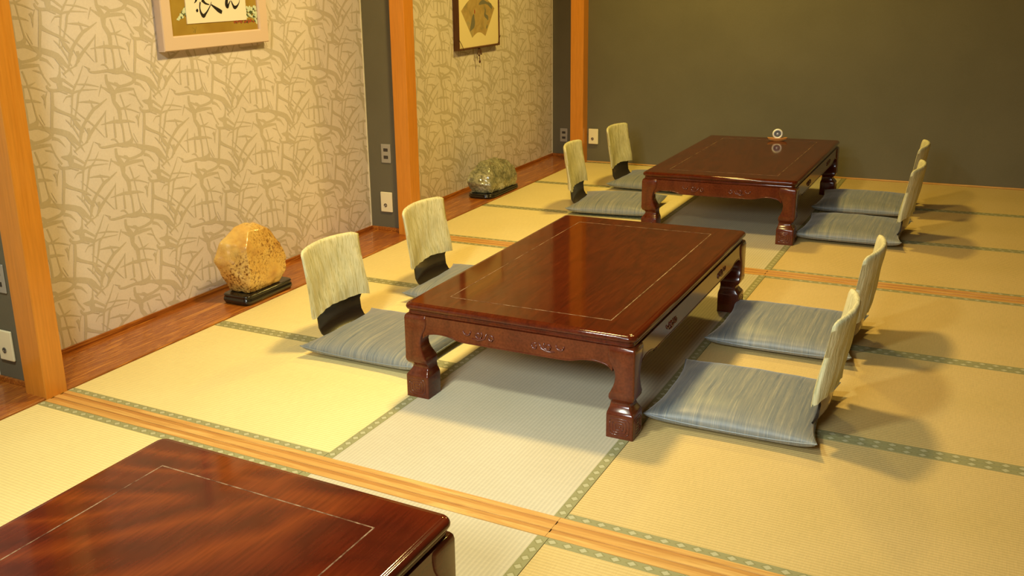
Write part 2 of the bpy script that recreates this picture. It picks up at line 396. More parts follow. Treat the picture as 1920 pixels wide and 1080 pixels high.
# posts
sbox('trim_4', (-.12, .003, Y1a+.010, Y1b, -.055, H), M['post'], .004)
sbox('trim_5', (-.10, .003, Y2a, Y2b, -.055, H), M['post'], .004)
sbox('trim_6', (-.06, .055, 5.42, 5.70, -.055, H), M['post'], .004)
sbox('trim_7', (-.12, .003, -2.91, -2.80, -.055, H), M['post'], .004)
# alcove boards and their skirtings
n7 = 8
for ya, yb in ((-2.8, Y1a+.06), (Y1b, Y2a+.06), (Y2b, YB)):
    sbox('trim_%d' % n7, (WX, -.002, ya, yb, -.055, .008), M['board'], .003); n7 += 1
    sbox('baseboard_left', (WX, WX+.010, ya, yb, .008, .030), M['board'], .002)
for (xa, xb, yy) in ((WX+.01, -.12, Y1a+.06), (WX+.01, -.10, Y2a+.06), (WX+.01, -.06, YB)):
    sbox('baseboard_return', (xa, xb, yy-.012, yy, .008, .030), M['board'], .002)
# grooved sills between the bays
def sill(name, x0, x1, ya, yb):
    bm = bmesh.new(); w = yb-ya
    prof = [(0,-.055),(w,-.055),(w,.002),(w*.80,.002),(w*.80,0-.001),(w*.62,-.001),(w*.62,.002),(w*.40,.002),(w*.40,-.001),(w*.22,-.001),(w*.22,.002),(0,.002)]
    R = [[bm.verts.new((x, ya+a, z)) for a, z in prof] for x in (x0, x1)]
    for k in range(len(prof)):
        fc = bm.faces.new((R[0][k], R[0][(k+1) % len(prof)], R[1][(k+1) % len(prof)], R[1][k]))
        if k in (4, 8): fc.material_index = 1
    fa = bm.faces.new(R[0][::-1]); fb = bm.faces.new(R[1]); bmesh.ops.triangulate(bm, faces=[fa, fb])
    bmesh.ops.recalc_face_normals(bm, faces=bm.faces)
    return struct(name, bm, [M['sill'], M['groove']])
XB, XC, XE = 1.2766, 2.1463, 3.93
sill('trim_11', .004, XC-.012, Y1a, Y1b); sill('trim_12', XC-.011, XR, Y1a, Y1b)
sill('trim_13', .004, XC-.012, Y2a, Y2b); sill('trim_14', XC-.011, XR, Y2a, Y2b)
sbox('trim_15', (XE, XR, YF, Y1a, -.055, .0), M['board']); sbox('trim_16', (XE, XR, Y1b, Y2a, -.055, .0), M['board']); sbox('trim_17', (XE, XR, Y2b, 5.40, -.055, .0), M['board'])

# ------------------------------------------------------------------ rush mats
def rush_mat(x0, x1, y0, y1, axis, kind, label, tapes='both', tw=.033):
    """mat with cloth border tapes along its long sides"""
    g = .0008; x0 += g; x1 -= g; y0 += g; y1 -= g
    t = empty('tatami_mat', ((x0+x1)/2, (y0+y1)/2, -.055), label, 'mat', 'tatami mats on the floor')
    hx, hy = (x1-x0)/2, (y1-y0)/2
    ax, ay = (hx-.0, hy-tw) if axis == 'X' else (hx-tw, hy)
    a = (-ax, ax, -ay, ay, 0.001, .055)
    a = list(a)
    if tapes != 'both':
        if axis == 'X':
            if 'lo' not in tapes: a[2] = -hy
            if 'hi' not in tapes: a[3] = hy
        else:
            if 'lo' not in tapes: a[0] = -hx
            if 'hi' not in tapes: a[1] = hx
    boxo('rush_surface', a, M[kind], t)
    for s, nm in ((-1, 'lo'), (1, 'hi')):
        if tapes != 'both' and nm not in tapes: continue
        bm = bmesh.new(); uv = bm.loops.layers.uv.new('UVMap')
        if axis == 'X': c = (-hx, hx, s*hy-(tw if s > 0 else 0), s*hy+(tw if s < 0 else 0))
        else: c = (s*hx-(tw if s > 0 else 0), s*hx+(tw if s < 0 else 0), -hy, hy)
        box(bm, *c, .0, .0558)
        ph = random.random()*.04
        for fc in bm.faces:
            for l in fc.loops:
                x, y, z = l.vert.co
                l[uv].uv = ((x+ph, (y-c[2])/tw) if axis == 'X' else (y+ph, (x-c[0])/tw))
        obj('border_tape', bm, M['tape'], t)
    return t
def bays(y0, y1, lab, ys):
    pos = ['nearest', 'middle', 'farthest']
    yy = [y0]+ys+[y1]
    for i in range(len(yy)-1):
        rush_mat(0, XB, yy[i], yy[i+1], 'X', 'mat_lit', 'golden tatami mat by the papered wall, %s, %s' % (lab, pos[i]))
        rush_mat(XC, XE, yy[i], yy[i+1], 'X', 'mat_falloff', 'tatami mat with painted amber falloff, open right side, %s, %s' % (lab, pos[i]))
bays(Y1b, Y2a, 'row of the middle table', [.900, 1.795])
bays(Y2b, 5.52, 'row of the far table', [3.6735, 4.572])
rush_mat(XB, XC, Y1b, 2.23, 'Y', 'mat_sheen_pale', 'tatami mat with painted pale sheen, lying under the middle low table')
rush_mat(XB, XC, 2.23, Y2a, 'Y', 'mat_sheen_pale', 'short tatami mat with painted pale sheen between the middle table and the far sill')
rush_mat(XB, XC, Y2b, 5.06, 'Y', 'mat_sheen_pale', 'tatami mat with painted pale sheen, lying under the far low table')
rush_mat(XB, XC, 5.06, 5.47, 'Y', 'mat_sheen_pale', 'short tatami mat with painted pale sheen at the foot of the grey back wall')
rush_mat(0, XB, -1.013, Y1a, 'X', 'mat_lit', 'golden tatami mat in the left foreground beside the nearest table')
rush_mat(0, XB, -1.913, -1.013, 'X', 'mat_lit', 'golden tatami mat beside the foreground table, past the bottom left corner')
rush_mat(XB, XC, -2.3, Y1a, 'Y', 'mat_sheen_pale', 'tatami mat with painted pale sheen, lying under the nearest low table')
rush_mat(XC, XE, -1.013, Y1a, 'X', 'mat_falloff', 'tatami mat with painted amber falloff in the right foreground before the sill')
rush_mat(XC, XE, -1.913, -1.013, 'X', 'mat_falloff', 'tatami mat with painted amber falloff below the right foreground mat')

# ------------------------------------------------------------------ low tables
TW, TL, TH = .897, 1.565, .375
def rrect(hx, hy, r, z, n=5):
    out = []
    for cx, cy, a0 in ((hx-r, hy-r, 0), (-hx+r, hy-r, 90), (-hx+r, -hy+r, 180), (hx-r, -hy+r, 270)):
        for k in range(n+1):
            a = math.radians(a0+90*k/n); out.append((cx+r*math.cos(a), cy+r*math.sin(a), z))
    return out
def fret(bm, f, w, h, rad):
    """square spiral of rounded rectangles on a face; f(u,v)->3D"""
    for i, k in enumerate((1.0, .70, .40)):
        hw, hh = w/2*k, h/2*k
        p = [f(x, y) for x, y, _ in rrect(hw, hh, min(hw, hh)*.45, 0, 3)]
        tube(bm, p, rad, 5, True)
    tube(bm, [f(-w*.10, 0), f(w*.10, 0)], rad, 5)
def scroll(bm, f, s=1.0):
    """cloud scroll carving in relief, s mirrors it"""
    def sp(cx, cy, r, t0, t1, n=14, k=.35):
        out = []
        for i in range(n):
            t = t0+(t1-t0)*i/(n-1); rr = r*(k+(1-k)*i/(n-1))
            out.append((cx+s*rr*math.cos(t), cy+rr*math.sin(t)))
        return out
    for c in (sp(-.012*s, 0, .012, 0, 7.2), sp(.022*s, -.004, .010, 2, 8.5), sp(-.045*s, .006, .012, 3.0, 6.6, 8, .8),
              [(-.03*s, -.012), (-.012*s, -.014), (.004*s, -.008), (.012*s, .008)]):
        pts = [f(u, v) for u, v in c]; nn = len(pts)
        tube(bm, pts, [.0016+.0024*math.sin(math.pi*min(1, (i+.6)/nn)) for i in range(nn)], 5)
def strip_apron(bm, half, fo, L, zt=.3305, d0=.005, d1=.027):
    low = catmull(half, 3); low = low + [(-u, z) for u, z in low[::-1]]
    R = [[bm.verts.new(fo(u, zz, d)) for zz, d in ((z, d0), (zt, d0), (zt, d1), (z, d1))] for u, z in low]
    for A, B in zip(R, R[1:]):
        for k in range(4): bm.faces.new((A[k], A[(k+1) % 4], B[(k+1) % 4], B[k]))
    bm.faces.new(R[0][::-1]); bm.faces.new(R[-1]); bmesh.ops.recalc_face_normals(bm, faces=bm.faces)
def make_table(topmat):
    t = empty('low_table', (0, 0, 0))
    hx, hy = TW/2, TL/2
    # moulded top: flat surface, rounded lip, cove, second bead
    bm = bmesh.new()
    prof = [(.040, .330), (.012, .330), (.010, .334), (.010, .341), (.013, .345), (.009, .348), (.003, .351), (.0, .356), (-.001, .361), (.001, .367), (.005, .371), (.010, .3735), (.013, .3728), (.016, .3742), (.020, .375)]
    loft(bm, [rrect(hx-d, hy-d, max(.012, .030-d), z) for d, z in prof])
    top = obj('tabletop', bm, topmat, t, smooth=True)
    top.data.polygons[-1].use_smooth = False; top.data.polygons[0].use_smooth = False
    bm = bmesh.new(); ix, iy, w = hx-.130, hy-.131, .0018
    for a in ((-ix, ix, -iy-w, -iy+w), (-ix, ix, iy-w, iy+w), (-ix-w, -ix+w, -iy-w, iy+w), (ix-w, ix+w, -iy-w, iy+w)): box(bm, *a, .3745, .3753)
    obj('inlay_line', bm, M['inlay'], top)
    prof = [(0,0,.097),(.083,0,.097),(.090,.002,.096),(.097,.007,.094),(.106,.014,.091),(.115,.019,.090),(.123,.020,.089),(.130,.015,.089),(.137,.006,.090),(.146,.001,.091),(.158,-.001,.089),(.172,0,.082),(.188,0,.075),(.205,0,.070),(.225,0,.068),(.245,0,.072),(.262,0,.080),(.280,0,.090),(.300,.0,.094),(.316,.0,.094),(.326,.002,.094),(.331,.006,.094)]
    ro = .004
    for sx in (-1, 1):
        for sy_ in (-1, 1):
            bm = bmesh.new(); loops = []
            for z, a, b in prof:
                lo, hi = a, b; cx = sx*(hx-(lo+hi)/2); cyy = sy_*(hy-(lo+hi)/2); w = (hi-lo)/2
                loops.append([(cx+x, cyy+y, z) for x, y, _ in rrect(w, w, .006, 0, 3)])
            loft(bm, loops); lg = obj('leg', bm, M['leg'], t, smooth=True, bevel=0)
            m_ = lg.modifiers.new('es', 'EDGE_SPLIT'); m_.split_angle = math.radians(50)
            bm = bmesh.new()
            fret(bm, lambda u, v: (sx*(hx-.0485)+u, sy_*(hy+.0002), .044+v), .068, .060, .0016)
            obj('fret_carving', bm, M['carve'], lg, smooth=True); bm = bmesh.new()
            fret(bm, lambda u, v: (sx*(hx+.0002), sy_*(hy-.0485)+u, .044+v), .068, .060, .0016)
            obj('fret_carving', bm, M['carve'], lg, smooth=True)
    for along, sgn in (('x', -1), ('x', 1), ('y', -1), ('y', 1)):
        L = (hx if along == 'x' else hy)-.078
        half = [(-L, .240), (-L+.010, .251), (-L+.024, .259), (-L+.042, .2635), (-L+.065, .266), (-L+.095, .265), (-L+.120, .261), (-L+.145, .254), (-L+.175, .2505), (-L+.22, .250)]
        poly = half + [(-u, z) for u, z in half[::-1]] + [(L, .3305), (-L, .3305)]
        off = (hy if along == 'x' else hx)
        fo = (lambda u, v, d: (u, sgn*(off-d), v)) if along == 'x' else (lambda u, v, d: (sgn*(off-d), u, v))
        bm = bmesh.new(); strip_apron(bm, half, fo, L)
        ap = obj('apron', bm, M['leg'], t, smooth=True); ap.modifiers.new('es', 'EDGE_SPLIT').split_angle = math.radians(40)
        bm = bmesh.new()
        tube(bm, [fo(u, z+.004, .0052) for u, z in catmull(half[1:] + [(-u, z) for u, z in half[:0:-1]], 2)], .0022, 6)
        obj('bead_moulding', bm, M['leg'], ap, smooth=True)
        q = .118 if along == 'x' else .34
        for s in (-1, 1):
            bm = bmesh.new(); scroll(bm, lambda u, v: fo(u*1.45+s*q, v*1.35+.291, .0045), -s)
            obj('scroll_carving', bm, M['carve'], ap, smooth=True)
    return t
tA = make_table(M['top'])
XT = 1.711
tA.location = (XT, .563+TL/2, .001)
tag(tA, 'dark rosewood low table with carved feet in the middle of the room, fully in view', 'table', 'low lacquered tables')
tB = copy_tree(tA); tB.location = (XT-.004, 3.345+TL/2, .001)
tag(tB, 'dark rosewood low table farthest away, with a small white-ringed disc standing on it', 'table', 'low lacquered tables')
tC = copy_tree(tA); tC.location = (XT+.006, -.678-TL/2, .001)
tag(tC, 'reddish low table with swirling burl grain in the foreground, cut off by the frame', 'table', 'low lacquered tables')
for c in tC.children:
    if c.name.startswith('tabletop'):
        c.data = c.data.copy(); c.data.materials[0] = M['top_burl']

# ------------------------------------------------------------------ cushions
def cushion_mesh(seed, sx=.282, sy_=.274, h=.084, tip=.03):
    bm = bmesh.new(); n = 30; rnd = random.Random(seed)
    ph = [rnd.uniform(0, 6.28) for _ in range(6)]
    def P(u, v, top):
        # corner tips stick out, sides bow slightly
        ex = (.935+.075*abs(v)**2.5) if u > 0 else (.885+.115*abs(v)**2.5); ey = .965+.05*abs(u)**3
        x = u*sx*ex; y = v*sy_*ey
        e = max(0, (1-abs(u)**5.5))*max(0, (1-abs(v)**5.5)); e = e**.42
        dome = (1-.25*(u*u+v*v)*.6)
        zt = h*e*dome + .004*math.sin(3*u+ph[0])*math.sin(4*v+ph[1])*e + .0025*math.sin(11*v+ph[2]+2*u)*e*abs(u)**2 + .002*math.sin(13*u+ph[3])*e*abs(v)**2
        edge = .024+.018*(abs(u*v))**3
        if top: z = edge+(zt*(1-edge/h) if zt > 0 else 0)
        else: z = edge*(1-e**.8)+.0005
        return (x, y, z)
    T = [[None]*(n+1) for _ in range(n+1)]; B = [[None]*(n+1) for _ in range(n+1)]
    def warp(i): 
        t = -1+2*i/n; return math.copysign(1-(1-abs(t))**1.5, t)
    for i in range(n+1):
        for j in range(n+1):
            u, v = warp(i), warp(j); T[i][j] = bm.verts.new(P(u, v, True))
            B[i][j] = T[i][j] if i in (0, n) or j in (0, n) else bm.verts.new(P(u, v, False))
    for i in range(n):
        for j in range(n):
            bm.faces.new((T[i][j], T[i+1][j], T[i+1][j+1], T[i][j+1]))
            try: bm.faces.new((B[i][j], B[i][j+1], B[i+1][j+1], B[i+1][j]))
            except ValueError: pass
    rim = [P(warp(i), -1, True) for i in range(n)] + [P(1, warp(j), True) for j in range(n)] + [P(warp(i), 1, True) for i in range(n, 0, -1)] + [P(-1, warp(j), True) for j in range(n, 0, -1)]
    return bm, rim
def make_cushion(seed):
    bm, rim = cushion_mesh(seed)
    t = obj('floor_cushion', bm, M['cushion'], smooth=True)
    b2 = bmesh.new(); tube(b2, rim, .0022, 6, True); obj('seam_piping', b2, M['seam'], t, smooth=True)
    return t
# ------------------------------------------------------------------ legless chairs
def back_pt(s, t, off):
    """s -1..1 across, t 0..1 up the back, off = offset along the outward (rear) normal"""
    z = .035+.388*t
    xc = -.292-.064*t
    if t < .12: xc += .05*(1-t/.12)**2
    if t < .27: w = .158
    else: w = .158+.038*min(1, (t-.27)/.10)
    if t > .9: w -= .05*((t-.9)/.1)**2
    curve = .046*min(1, .6+t)
    return w, xc, z, curve
def chair_mesh():
    bm = bmesh.new(); ns, nt = 14, 16
    def grid(off, mi, flip):
        g = []
        for j in range(nt+1):
            t = j/nt; row = []
            for i in range(ns+1):
                s = -1+2*i/ns; w, xc, z, c = back_pt(s, t, off)
                row.append(bm.verts.new((xc+c*(s*w/.216)**2-off, s*w, z)))
            g.append(row)
        for j in range(nt):
            for i in range(ns):
                q = (g[j][i], g[j][i+1], g[j+1][i+1], g[j+1][i])
                bm.faces.new(q[::-1] if flip else q).material_index = mi
        return g
    F = grid(-.004, 0, False); R = grid(.004, 1, True)
    for j in range(nt):
        for k in (0, ns): bm.faces.new((F[j][k], F[j+1][k], R[j+1][k], R[j][k])).material_index = 0
    for i in range(ns):
        bm.faces.new((F[nt][i], F[nt][i+1], R[nt][i+1], R[nt][i])); bm.faces.new((F[0][i], F[0][i+1], R[0][i+1], R[0][i]))
    bmesh.ops.recalc_face_normals(bm, faces=bm.faces)
    return bm
def seat_mesh():
    bm = bmesh.new()
    prof = [(-.205, .036), (-.195, .016), (-.18, .006), (-.14, .0015), (.19, .0015)]
    loops = []
    for k, (x, z) in enumerate(prof):
        w = .158+.03*min(1, k/3)
        loops.append([(x, -w, z), (x, w, z), (x+ (.004 if k < 3 else 0), w, z+.009), (x+(.004 if k < 3 else 0), -w, z+.009)])
    loft(bm, loops); bmesh.ops.recalc_face_normals(bm, faces=bm.faces); return bm
def cover_mesh(seed):
    bm = bmesh.new(); rnd = random.Random(seed); ph = [rnd.uniform(0, 6.28) for _ in range(8)]
    ns, nt = 26, 24; hw = .216
    def P(s, t, side):
        # side -1 front (towards sitter), +1 rear; t 0 hem .. 1 top
        z0 = .152+.006*math.sin(2.1*s+ph[0])+.0025*math.sin(6*s+ph[1])+.003*side-.010*max(0, abs(s)-.8)*5*(.5+.5*math.sin(ph[6]+s))
        zt = .444-.008*s**2-.05*max(0, abs(s)-.86)**1*1.6
        z = z0+(zt-z0)*t
        w = hw*(1-.02*math.sin(math.pi*t)) * (1+.015*math.sin(3*t+ph[2]))
        tt = (z-.035)/.388; _, xc, _, c = back_pt(s, min(1.02, max(0, tt)), 0)
        th = .0085*math.sqrt(max(0, 1-abs(s)**10))*(1 if t < .93 else math.sqrt(max(0, 1-((t-.93)/.075)**2)))
        th += (.0022+.004*(1-t))*math.sqrt(max(0, 1-abs(s)**10))
        wr = .0028*math.sin(22*s+ph[3]+2.5*math.sin(3*t+ph[4]))*(1-t*.7)+.0035*math.sin(9*t+3*s*side+ph[5])*(1-t)
        return (xc+c*(s*w/.216)**2-side*(th)+wr*(1-abs(s)**6)-.0*side, s*w, z)
    F = [[bm.verts.new(P(-1+2*i/ns, j/nt, -1)) for i in range(ns+1)] for j in range(nt+1)]
    R = [[bm.verts.new(P(-1+2*i/ns, j/nt, 1)) for i in range(ns+1)] for j in range(nt+1)]
    for j in range(nt):
        for i in range(ns):
            bm.faces.new((F[j][i], F[j][i+1], F[j+1][i+1], F[j+1][i])); bm.faces.new((R[j][i], R[j+1][i], R[j+1][i+1], R[j][i+1]))
        for k in (0, ns): bm.faces.new((F[j][k], F[j+1][k], R[j+1][k], R[j][k]))
    for i in range(ns):
        bm.faces.new((F[nt][i], F[nt][i+1], R[nt][i+1], R[nt][i]))
    bmesh.ops.remove_doubles(bm, verts=bm.verts, dist=.0004)
    bmesh.ops.recalc_face_normals(bm, faces=bm.faces)
    return bm
def make_chair(seed):
    t = empty('legless_chair', (0, 0, 0))
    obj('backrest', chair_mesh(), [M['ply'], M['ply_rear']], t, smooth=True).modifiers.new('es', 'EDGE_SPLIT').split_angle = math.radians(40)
    obj('seat_board', seat_mesh(), M['ply'], t)
    obj('backrest_cover', cover_mesh(seed), M['cover'], t, smooth=True)
    return t
PLACES = [  # x, y, side, rz jitter, place words
 (.952, 1.005, 0, -1.0, 'left of middle table, nearer camera'),
 (.950, 1.835, 0, 1.0, 'left of middle table, farther back'),
 (.945, 3.90, 0, 7.0, 'left of far table, nearer camera'),
 (.945, 4.74, 0, -1.0, 'left of far table, nearest back wall'),
 (2.440, .995, 1, 1.0, 'right of middle table, nearest camera'),
 (2.432, 1.825, 1, -.5, 'right of middle table, farther back'),
 (2.435, 3.735, 1, -1.0, 'right of far table, nearer camera'),
 (2.400, 4.49, 1, 1.5, 'right of far table, nearest back wall'),
]
cush0 = [make_cushion(k) for k in (1, 2)]
chr0 = [make_chair(k) for k in (3, 4)]
used_c, used_h = set(), set()
for i, (x, y, side, jz, words) in enumerate(PLACES):
    k = i % 2
    ch = chr0[k] if k not in used_h else copy_tree(chr0[k]); used_h.add(k)
    cu = cush0[k] if k not in used_c else copy_tree(cush0[k]); used_c.add(k)
    rz = math.radians((180 if side else 0)+jz)
    ch.location = (x-.03, y, .0008); ch.rotation_euler.z = rz
    cu.location = (x+(-.008 if side else -.03), y-.02, .011); cu.rotation_euler.z = rz+math.radians(random.uniform(-1.5, 1.5))
    tag(ch, 'legless chair with crinkled yellow-green back cover, '+words, 'chair', 'legless chairs at the low tables')
    tag(cu, 'grey-blue striped cushion on the legless chair '+words, 'cushion', 'floor cushions at the low tables')
cu = copy_tree(cush0[0]); cu.location = (1.025, -1.062, .001); cu.rotation_euler.z = 0
tag(cu, 'grey cushion just showing behind the foreground table at the left picture edge', 'cushion', 'floor cushions at the low tables')

# ------------------------------------------------------------------ display stones
def stone(name, pts, m, seed, amp, loc, sub=3):
    bm = bmesh.new()
    for p in pts: bm.verts.new(p)
    r = bmesh.ops.convex_hull(bm, input=bm.verts)
    bmesh.ops.delete(bm, geom=[g for g in r['geom_interior'] if isinstance(g, bmesh.types.BMVert)], context='VERTS')
    bmesh.ops.triangulate(bm, faces=bm.faces)
    for _ in range(7):
        es = [e for e in bm.edges if e.calc_length() > .0085]
        if not es: break
        bmesh.ops.subdivide_edges(bm, edges=es, cuts=1)
        bmesh.ops.triangulate(bm, faces=[f for f in bm.faces if len(f.verts) > 3])
    for _ in range(3): bmesh.ops.smooth_vert(bm, verts=bm.verts, factor=.5, use_axis_x=True, use_axis_y=True, use_axis_z=True)
    bm.normal_update()
    for v in bm.verts:
        p = v.co*9+Vector((seed, 0, 0)); q = v.co*38+Vector((0, seed, 0))
        v.co += v.normal*(amp*(noise.noise(p))+amp*.3*noise.noise(q)+amp*.5*(abs(noise.noise(v.co*17))*2-.5))
    for v in bm.verts: v.co.z = max(0, v.co.z)
    bmesh.ops.recalc_face_normals(bm, faces=bm.faces)
    o = obj(name, bm, m, smooth=True); o.location = loc
    return o
def stand(hx, hy, h, r, loc, bulge=.008):
    bm = bmesh.new()
    prof = [(.010, 0), (.004, .003), (-.002, h*.35), (0, h*.6), (.008, h*.72), (.002, h*.80), (0, h*.9), (.004, h), (.014, h), (.022, h)]
    loft(bm, [rrect(hx-d, hy-d, r, z, 8) for d, z in prof]); bmesh.ops.recalc_face_normals(bm, faces=bm.faces)
    o = obj('display_stand', bm, M['black_lacquer'], smooth=True); o.location = loc
    return o
c1 = (-.105, 1.30); k1 = .95
s1 = stone('display_stone', [(x-c1[0], (y-c1[1])*.97, z*k1*.985) for x, y, z in [
 (-.045,1.16,.0),(-.035,1.40,.0),(-.16,1.42,.0),(-.17,1.16,.0),
 (-.025,1.145,.05),(-.02,1.44,.06),(-.17,1.45,.06),(-.18,1.11,.10),
 (-.02,1.15,.10),(-.03,1.46,.13),(-.18,1.44,.15),(-.19,1.08,.19),
 (-.03,1.15,.26),(-.035,1.43,.22),(-.17,1.42,.24),(-.17,1.11,.28),
 (-.06,1.21,.33),(-.06,1.38,.31),(-.10,1.30,.355),(-.15,1.36,.34),(-.15,1.20,.345),(-.13,1.26,.362)]], M['stone1'], 3.1, .006, (c1[0], c1[1]+.018, .0588))
tag(s1, 'large glossy yellow-ochre stone standing by the wallpapered wall beside the middle table', 'stone')
tag(stand(.088, .187, .050, .035, (-.098, 1.312, .008)), 'long black lacquered stand under the ochre stone', 'stand')
c2 = (-.11, 4.03)
s2 = stone('display_stone', [(x-c2[0], y-c2[1], z) for x, y, z in [
 (-.04,3.82,.0),(-.02,4.20,.0),(-.19,4.24,.0),(-.19,3.80,.0),
 (-.03,3.80,.06),(-.02,4.24,.07),(-.21,4.28,.07),(-.21,3.75,.09),
 (-.05,3.82,.13),(-.04,4.22,.13),(-.20,4.24,.14),(-.20,3.79,.15),
 (-.08,3.88,.19),(-.08,4.16,.19),(-.17,4.15,.21),(-.17,3.90,.215),(-.12,4.02,.228)]], M['stone2'], 8.2, .009, (c2[0], c2[1]+.05, .0408))
tag(s2, 'low olive-grey glossy speckled stone by the wallpapered wall beside the far table', 'stone')
tag(stand(.105, .255, .032, .075, (-.112, 4.06, .008)), 'oval black lacquered stand under the olive-grey stone', 'stand')

# ------------------------------------------------------------------ pictures
def frame_mesh(y0, y1, z0, z1, w, x0, x1, lip=.006):
    """picture frame ring lying on the wall x=x0, front x1"""
    bm = bmesh.new()
    def ring(d, x): return [(x, y0+d, z0+d), (x, y1-d, z0+d), (x, y1-d, z1-d), (x, y0+d, z1-d)]
    R = [[bm.verts.new(p) for p in ring(d, x)] for d, x in ((0, x0), (0, x1-.004), (.004, x1), (w-.006, x1), (w, x1-.008), (w, x0))]
    for a in range(len(R)):
        A, B = R[a], R[(a+1) % len(R)]
        for k in range(4): bm.faces.new((A[k], A[(k+1) % 4], B[(k+1) % 4], B[k]))
    bmesh.ops.recalc_face_normals(bm, faces=bm.faces); return bm
fy, fz = (1.035, 1.803), (1.260, 1.90)
p1 = empty('framed_calligraphy', (WX, 1.42, 1.26), 'brush calligraphy on an ivory card over gold ground in a pinkish cream frame', 'picture')
def rel(bm, y, z): 
    bmesh.ops.translate(bm, verts=bm.verts, vec=(-WX, -y, -z)); return bm
obj('frame', rel(frame_mesh(fy[0], fy[1], fz[0], fz[1], .068, WX+.001, WX+.045), 1.42, 1.26), M['frame1'], p1)
bm = bmesh.new(); box(bm, WX+.002, WX+.030, 1.10, 1.738, 1.325, 1.835)
bk = obj('gold_backing', rel(bm, 1.42, 1.26), M['gold'], p1)
bm = bmesh.new(); box(bm, WX+.030, WX+.034, 1.212, 1.648, 1.380, 1.78)
card = obj('card', rel(bm, 1.42, 1.26), M['card'], p1)
# brush strokes (crop pixels of the photograph's character ends, mapped to the card)
def cw(cu, cv): return (1.212+(cu-530)/980*.437, 1.380+(395-cv - (cu-530)*.082)/395*.110)
INK = [
 [(700,-120,5),(705,-40,16),(690,10,10),(665,40,3)], [(690,150,14),(700,165,18),(685,180,12)],
 [(790,-20,22),(840,40,12),(900,60,5)], [(760,20,10),(745,110,9),(755,200,14),(790,255,22),(830,215,13),(880,140,8),(925,50,5),(935,10,3)],
 [(930,60,8),(1000,120,18),(1050,160,24),(1095,188,20)], [(1200,-80,20),(1180,40,24),(1195,90,20),(1220,40,10),(1250,-20,5)],
 [(1265,-20,6),(1285,50,12),(1315,98,20),(1360,70,12),(1400,0,5),(1410,-80,3)],
 [(640,-300,8),(760,-320,18),(900,-340,12)], [(720,-420,10),(740,-240,18),(700,-120,8)], [(900,-430,6),(860,-260,18),(790,-20,20)],
 [(1120,-380,10),(1250,-400,18),(1400,-410,8)], [(1240,-480,8),(1235,-260,20),(1200,-80,18)], [(1330,-300,6),(1400,-220,20),(1440,-180,10)]]
bm = bmesh.new()
for s in INK:
    q = []
    for u, v, w in s:
        a, b = cw(u, v); q.append((a, b, w*.00044))
    stroke(bm, q, lambda u, v: (WX+.0345, u, v), 0, 5)
obj('ink_writing', rel(bm, 1.42, 1.26), M['ink'], card)
rnd = random.Random(5)
bm = bmesh.new()
def blob(bm, y, z, r, x, mi):
    nn = 7; vs = [bm.verts.new((x, y+r*rnd.uniform(.6, 1.2)*math.cos(2*math.pi*k/nn), z+r*rnd.uniform(.6, 1.2)*math.sin(2*math.pi*k/nn))) for k in range(nn)]
    bm.faces.new(vs).material_index = mi
for k in range(60):
    t = rnd.random(); blob(bm, 1.155+.06*t+rnd.uniform(-.006, .006), 1.405+.05*t*rnd.uniform(.2, 1.2), rnd.uniform(.004, .009), WX+.0302+.00002*k, rnd.choice((0, 0, 0, 1)))
for k in range(90):
    t = rnd.random(); blob(bm, 1.650+.082*t, 1.418+.026*rnd.uniform(-1, 1)-.0*t, rnd.uniform(.005, .010), WX+.0302+.00002*k, rnd.choice((0, 0, 0, 1)))
for k in range(25):
    blob(bm, 1.715+.018*rnd.random(), 1.36+.055*rnd.random(), rnd.uniform(.004, .009), WX+.0302+.00003*k, rnd.choice((0, 0, 1)))
for k in range(34):
    t = rnd.random(); blob(bm, 1.555+.15*t, 1.372+.006*rnd.uniform(-1, 1), rnd.uniform(.004, .007), WX+.0312+.00002*k, rnd.choice((2, 2, 2, 1)))
for s in ([(1.25, 1.338, .0008), (1.262, 1.352, .0006), (1.243, 1.362, .0003)], [(1.262, 1.335, .0015), (1.268, 1.35, .0008), (1.276, 1.366, .0003)]):
    stroke(bm, s, lambda u, v: (WX+.0303, u, v), 1)
obj('painted_flowers', rel(bm, 1.42, 1.26), [M['petal'], M['leafd'], M['redp']], bk)

p2 = empty('framed_fan_painting', (WX, 4.25, 1.06), 'fan-shaped painting on cream mount in a thin brown frame beyond the middle post', 'picture')
def rel2(bm): return rel(bm, 4.25, 1.06)
obj('frame', rel2(frame_mesh(3.918, 4.582, 1.055, 1.62, .016, WX+.001, WX+.045)), M['frame2'], p2)
bm = bmesh.new(); box(bm, WX+.002, WX+.038, 3.932, 4.568, 1.070, 1.606)
mb = obj('mount', rel2(bm), M['matboard'], p2)
poly = []
